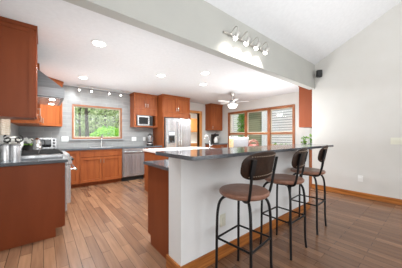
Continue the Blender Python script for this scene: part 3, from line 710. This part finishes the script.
# dark box beside blender
# coffee maker beside doorway
x, y = 5.16, 5.45
r = thing('coffee_maker', 'black coffee maker with pale carafe on the short worktop by the doorway', 'coffee maker', (x, y, .91))
b = NB(); box(b, x-.10, x+.10, y-.10, y+.12, .91, .94); box(b, x-.10, x+.10, y+.04, y+.12, .94, 1.2); box(b, x-.10, x+.10, y-.10, y+.12, 1.2, 1.27)
obj('housing', b, 'plastic_black', r)
obj('carafe', lathe(NB(), [(.06, .03), (.075, .10), (.065, .18), (.04, .23), (.045, .25)], (x, y-.035, .91), 20), 'petal', r, smooth=True)
obj('top_knob', lathe(NB(), [(.03, .36), (.02, .40)], (x, y, .91), 14), 'plastic_black', r)
# plants on buffet
for k, (px, py, lab) in enumerate(((305.3, 148.5, 'left potted plant with round leaves by the dining wall'), (310, 148.2, 'taller right potted plant against the dining wall corner'))):
    x, y = ((5.02, 2.09), (4.99, 1.925))[k]
    r = thing('potted_plant', lab, 'potted plant', (x, y, .91), 'plants on the buffet by the dining window')
    obj('pot', lathe(NB(), [(.04, 0), (.055, .10), (.05, .10), (.045, .08)], (x, y, .91), 16), 'clay', r, smooth=True)
    b = NB(); hgt = .27 if k else .22
    for j in range(34):
        a = random.uniform(0, 6.28); rr = random.uniform(0, .06); zz = 1.02+random.uniform(0, hgt-.06)
        cpt = Vector((x+rr*math.cos(a), y+rr*math.sin(a), zz)); rot = Matrix.Rotation(random.uniform(0, 6.28), 4, Vector((random.random(), random.random(), random.random()+.1)))
        bmesh.ops.create_circle(b, cap_ends=True, segments=7, radius=.024, matrix=Matrix.Translation(cpt) @ rot)
    obj('foliage', b, 'leaf', r)
    obj('stem', tube(NB(), [(x, y, .99), (x, y, 1.02+hgt-.08)], .005, 6), 'leaf', r)

# ---------------------------------------------------------------- dining chairs and table
def upholstered(x, y, rz):
    r = thing('dining_chair', 'grey high-backed upholstered chair with pale top edge beyond the island', 'chair', (0, 0, 0))
    obj('seat', bx(-.27, .27, -.25, .25, .40, .50), 'grey_cloth', r, bevel=.02)
    obj('backrest', bx(-.28, .28, -.33, -.24, .48, 1.105), 'grey_cloth', r, bevel=.02)
    obj('top_roll', tube(NB(), [(-.275, -.285, 1.13), (.275, -.285, 1.13)], .035, 12), 'petal', r, smooth=True)
    for sx in (-.23, .23):
        for sy in (-.22, .22): obj('leg', tube(NB(), [(sx, sy, .40), (sx*1.03, sy*1.03, 0)], [.022, .016], 8), 'oak', r)
    r.location = (x, y, 0); r.rotation_euler = (0, 0, rz)
def ladder(x, y, rz):
    r = thing('dining_chair', 'pale wooden chair back left of the grey upholstered chair', 'chair', (0, 0, 0))
    obj('seat', bx(-.2, .2, -.2, .2, .43, .46), 'cream', r, bevel=.008)
    for sx in (-.19, .19):
        obj('back_post', bx(sx-.035, sx+.035, -.235, -.19, 0, 1.12), 'cream', r, bevel=.006)
        obj('leg', bx(sx-.02, sx+.02, .15, .19, 0, .43), 'cream', r, bevel=.005)
    for z in (.60, .76, .92, 1.06): obj('slat', bx(-.155, .155, -.222, -.202, z-.035, z+.035), 'cream', r, bevel=.004)
    r.location = (x, y, 0); r.rotation_euler = (0, 0, rz)
def atd(px, t):
    d = (px-201)/F; return (t*(FX+FY*d), t*(FY-FX*d))
x, y = atd(236.8, 5.95); upholstered(x, y, R(-39))
x, y = atd(223.5, 5.3); ladder(x, y, R(52))
r = thing('dining_table', 'dark wooden dining table mostly hidden behind the bar', 'table', (4.95, 3.35, 0))
obj('tabletop', bx(4.55, 5.45, 2.75, 3.85, .72, .75), 'oak', r, bevel=.008)
for xx in (4.62, 5.38):
    for yy in (2.82, 3.78): obj('leg', bx(xx-.03, xx+.03, yy-.03, yy+.03, 0, .72), 'oak', r)
x, y = atd(253.3, 5.75)
r = thing('woven_basket', 'round reddish woven basket with looped handle right of the grey chair', 'basket', (x, y, .75))
obj('bowl', lathe(NB(), [(.09, 0), (.15, .06), (.17, .14), (.155, .20), (.145, .20), (.15, .13), (.13, .06), (.06, .02)], (x, y, .75), 24), 'red', r, smooth=True)
b = NB()
for sc in (1, .72):
    tube(b, [(x+FY*.15*sc*math.cos(R(a)), y-FX*.15*sc*math.cos(R(a)), .93+.15*sc*math.sin(R(a))) for a in range(0, 181, 12)], .012, 8)
obj('handle', b, 'red', r, smooth=True)

# ---------------------------------------------------------------- outside
tag(obj('lawn', bx(-25, 40, 8.2, 45, -.12, -.02), 'grass'), 'sunny green lawn beyond the garden window', 'grass', kind='stuff')
M['concrete'] = noise_mat('added_ground_grey', (.42, .41, .39), (.52, .51, .49), nscale=3, rough=.9)
struct('added_ground', bx(6.0, 40, -12, 8.2, -.12, -.02), 'concrete')  # grey ground added instead of lawn to keep green bounce off the siding
def leaves(bm, c, rad, n_, s, flat=1.):
    for k in range(n_):
        while True:
            q = Vector((random.uniform(-1, 1), random.uniform(-1, 1), random.uniform(-1, 1)))
            if .3 < q.length < 1: break
        p = Vector(c)+Vector((q.x*rad, q.y*rad, q.z*rad*flat))
        a = Vector((random.gauss(0, 1), random.gauss(0, 1), random.gauss(0, 1))).normalized(); b_ = a.orthogonal().normalized()
        ss = s*random.uniform(.6, 1.3)
        bm.faces.new([bm.verts.new(p+a*ss), bm.verts.new(p+b_*ss*.55), bm.verts.new(p-a*ss), bm.verts.new(p-b_*ss*.55)])
def tree(label, x, y, h_, tr, cr, n_, m, s=.12, zc=None, group='trees beyond the garden window'):
    r = thing('tree', label, 'tree', (x, y, -.02), group)
    lean = random.uniform(-.3, .3)
    b = NB(); tube(b, smooth_path([(x, y, -.02), (x+lean*.3, y, h_*.4), (x+lean, y, h_*.95)], 4), [tr]*3+[tr*.85]*3+[tr*.6]*3, 8); 
    for k in range(4):
        a = random.uniform(0, 6.28); z0 = h_*(.35+.12*k); tube(b, [(x+lean*.5, y, z0), (x+lean*.5+math.cos(a)*cr*.5, y+math.sin(a)*cr*.5, z0+cr*.5)], [tr*.35, tr*.12], 5)
    obj('trunk', b, 'bark', r)
    b = NB(); leaves(b, (x+lean, y, zc or h_*.8), cr, n_, s, 1.1); obj('crown', b, m, r)
def ray(px, Y): d = (px-201)/F; return Y*(FX+FY*d)/(FY-FX*d)
tl = [(88, 12, .10, 'dark slender trunk left of centre in the garden window'), (80, 17, .09, 'thin tree near the left frame of the garden window'), (96, 20, .12, 'tall tree behind the bright bush in the garden window'),
      (105, 18, .10, 'thin tree above the bright bush in the garden window'), (113, 21, .12, 'tree near the right frame of the garden window'), (74.5, 22, .12, 'distant tree at the left edge of the garden window')]
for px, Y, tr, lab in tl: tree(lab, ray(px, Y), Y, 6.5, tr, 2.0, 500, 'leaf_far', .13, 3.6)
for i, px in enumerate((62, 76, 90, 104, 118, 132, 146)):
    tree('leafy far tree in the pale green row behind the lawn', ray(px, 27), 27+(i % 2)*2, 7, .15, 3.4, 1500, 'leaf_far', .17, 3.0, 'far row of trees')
r = thing('garden_bush', 'bright green bush filling the lower right of the garden window', 'bush', (ray(109, 9.2), 9.2, -.02))
b = NB(); leaves(b, (ray(109, 9.2), 9.2, .80), .86, 3000, .07, .98); obj('foliage', b, 'leaf_bright', r)
b = NB()
for k in range(6): a = k*1.05; tube(b, [(ray(109, 9.2), 9.2, -.02), (ray(109, 9.2)+.4*math.cos(a), 9.2+.4*math.sin(a), .9)], [.03, .01], 6)
obj('stem', b, 'bark', r)
# neighbouring house seen through the dining window
hs = thing('neighbour_house', 'white lap-sided house seen through the dining window', 'house', (10.5, 3.5, -.02))
def NX(px, X): d = (px-201)/F; return X*(FY-FX*d)/(FX+FY*d)
hX = 9.2
obj('siding', bx(hX, hX+.2, -1, NX(262, hX), -.02, 3.6), 'siding', hs)
obj('siding', bx(hX+.8, hX+1, NX(262, hX+.8)-.1, NX(247, hX+.8), -.02, 3.4), 'siding_shaded', hs)
obj('siding', bx(hX, hX+.2, NX(240, hX), NX(225, hX), -.02, 3.6), 'siding', hs)
obj('roof', bx(hX-.3, hX+3, -1, 13, 3.6, 3.75), 'steel_side', hs)
for px in (265, 243.5): y = NX(px, hX-.2); obj('porch_post', bx(hX-.3, hX-.1, y-.13, y+.13, -.02, 3.6), 'white_trim', hs)
hg = [(275, 7.6, 'small dark shrub left in the row outside the dining window'), (281, 7.6, 'small dark shrub in the middle outside the dining window'), (288, 7.6, 'small dark shrub right in the row outside the dining window')]
for px, X, lab in hg:
    y = NX(px, X); r = thing('shrub', lab, 'bush', (X, y, -.02), 'shrubs outside the dining window')
    b = NB(); leaves(b, (X, y, .45), .45, 500, .06, 1.0); obj('foliage', b, 'leaf', r)
    obj('stem', tube(NB(), [(X, y, -.02), (X, y, .5)], .02, 6), 'bark', r)
X = 8.7; y = NX(241.5, X); r = thing('tree', 'dark green slim evergreen left outside the dining window', 'tree', (X, y, -.02))
b = NB()
for k in range(8): leaves(b, (X, y, .4+k*.3), .35-.02*k, 200, .06)
obj('foliage', b, 'leaf', r); obj('trunk', tube(NB(), [(X, y, -.02), (X, y, 2.4)], [.05, .02], 6), 'bark', r)
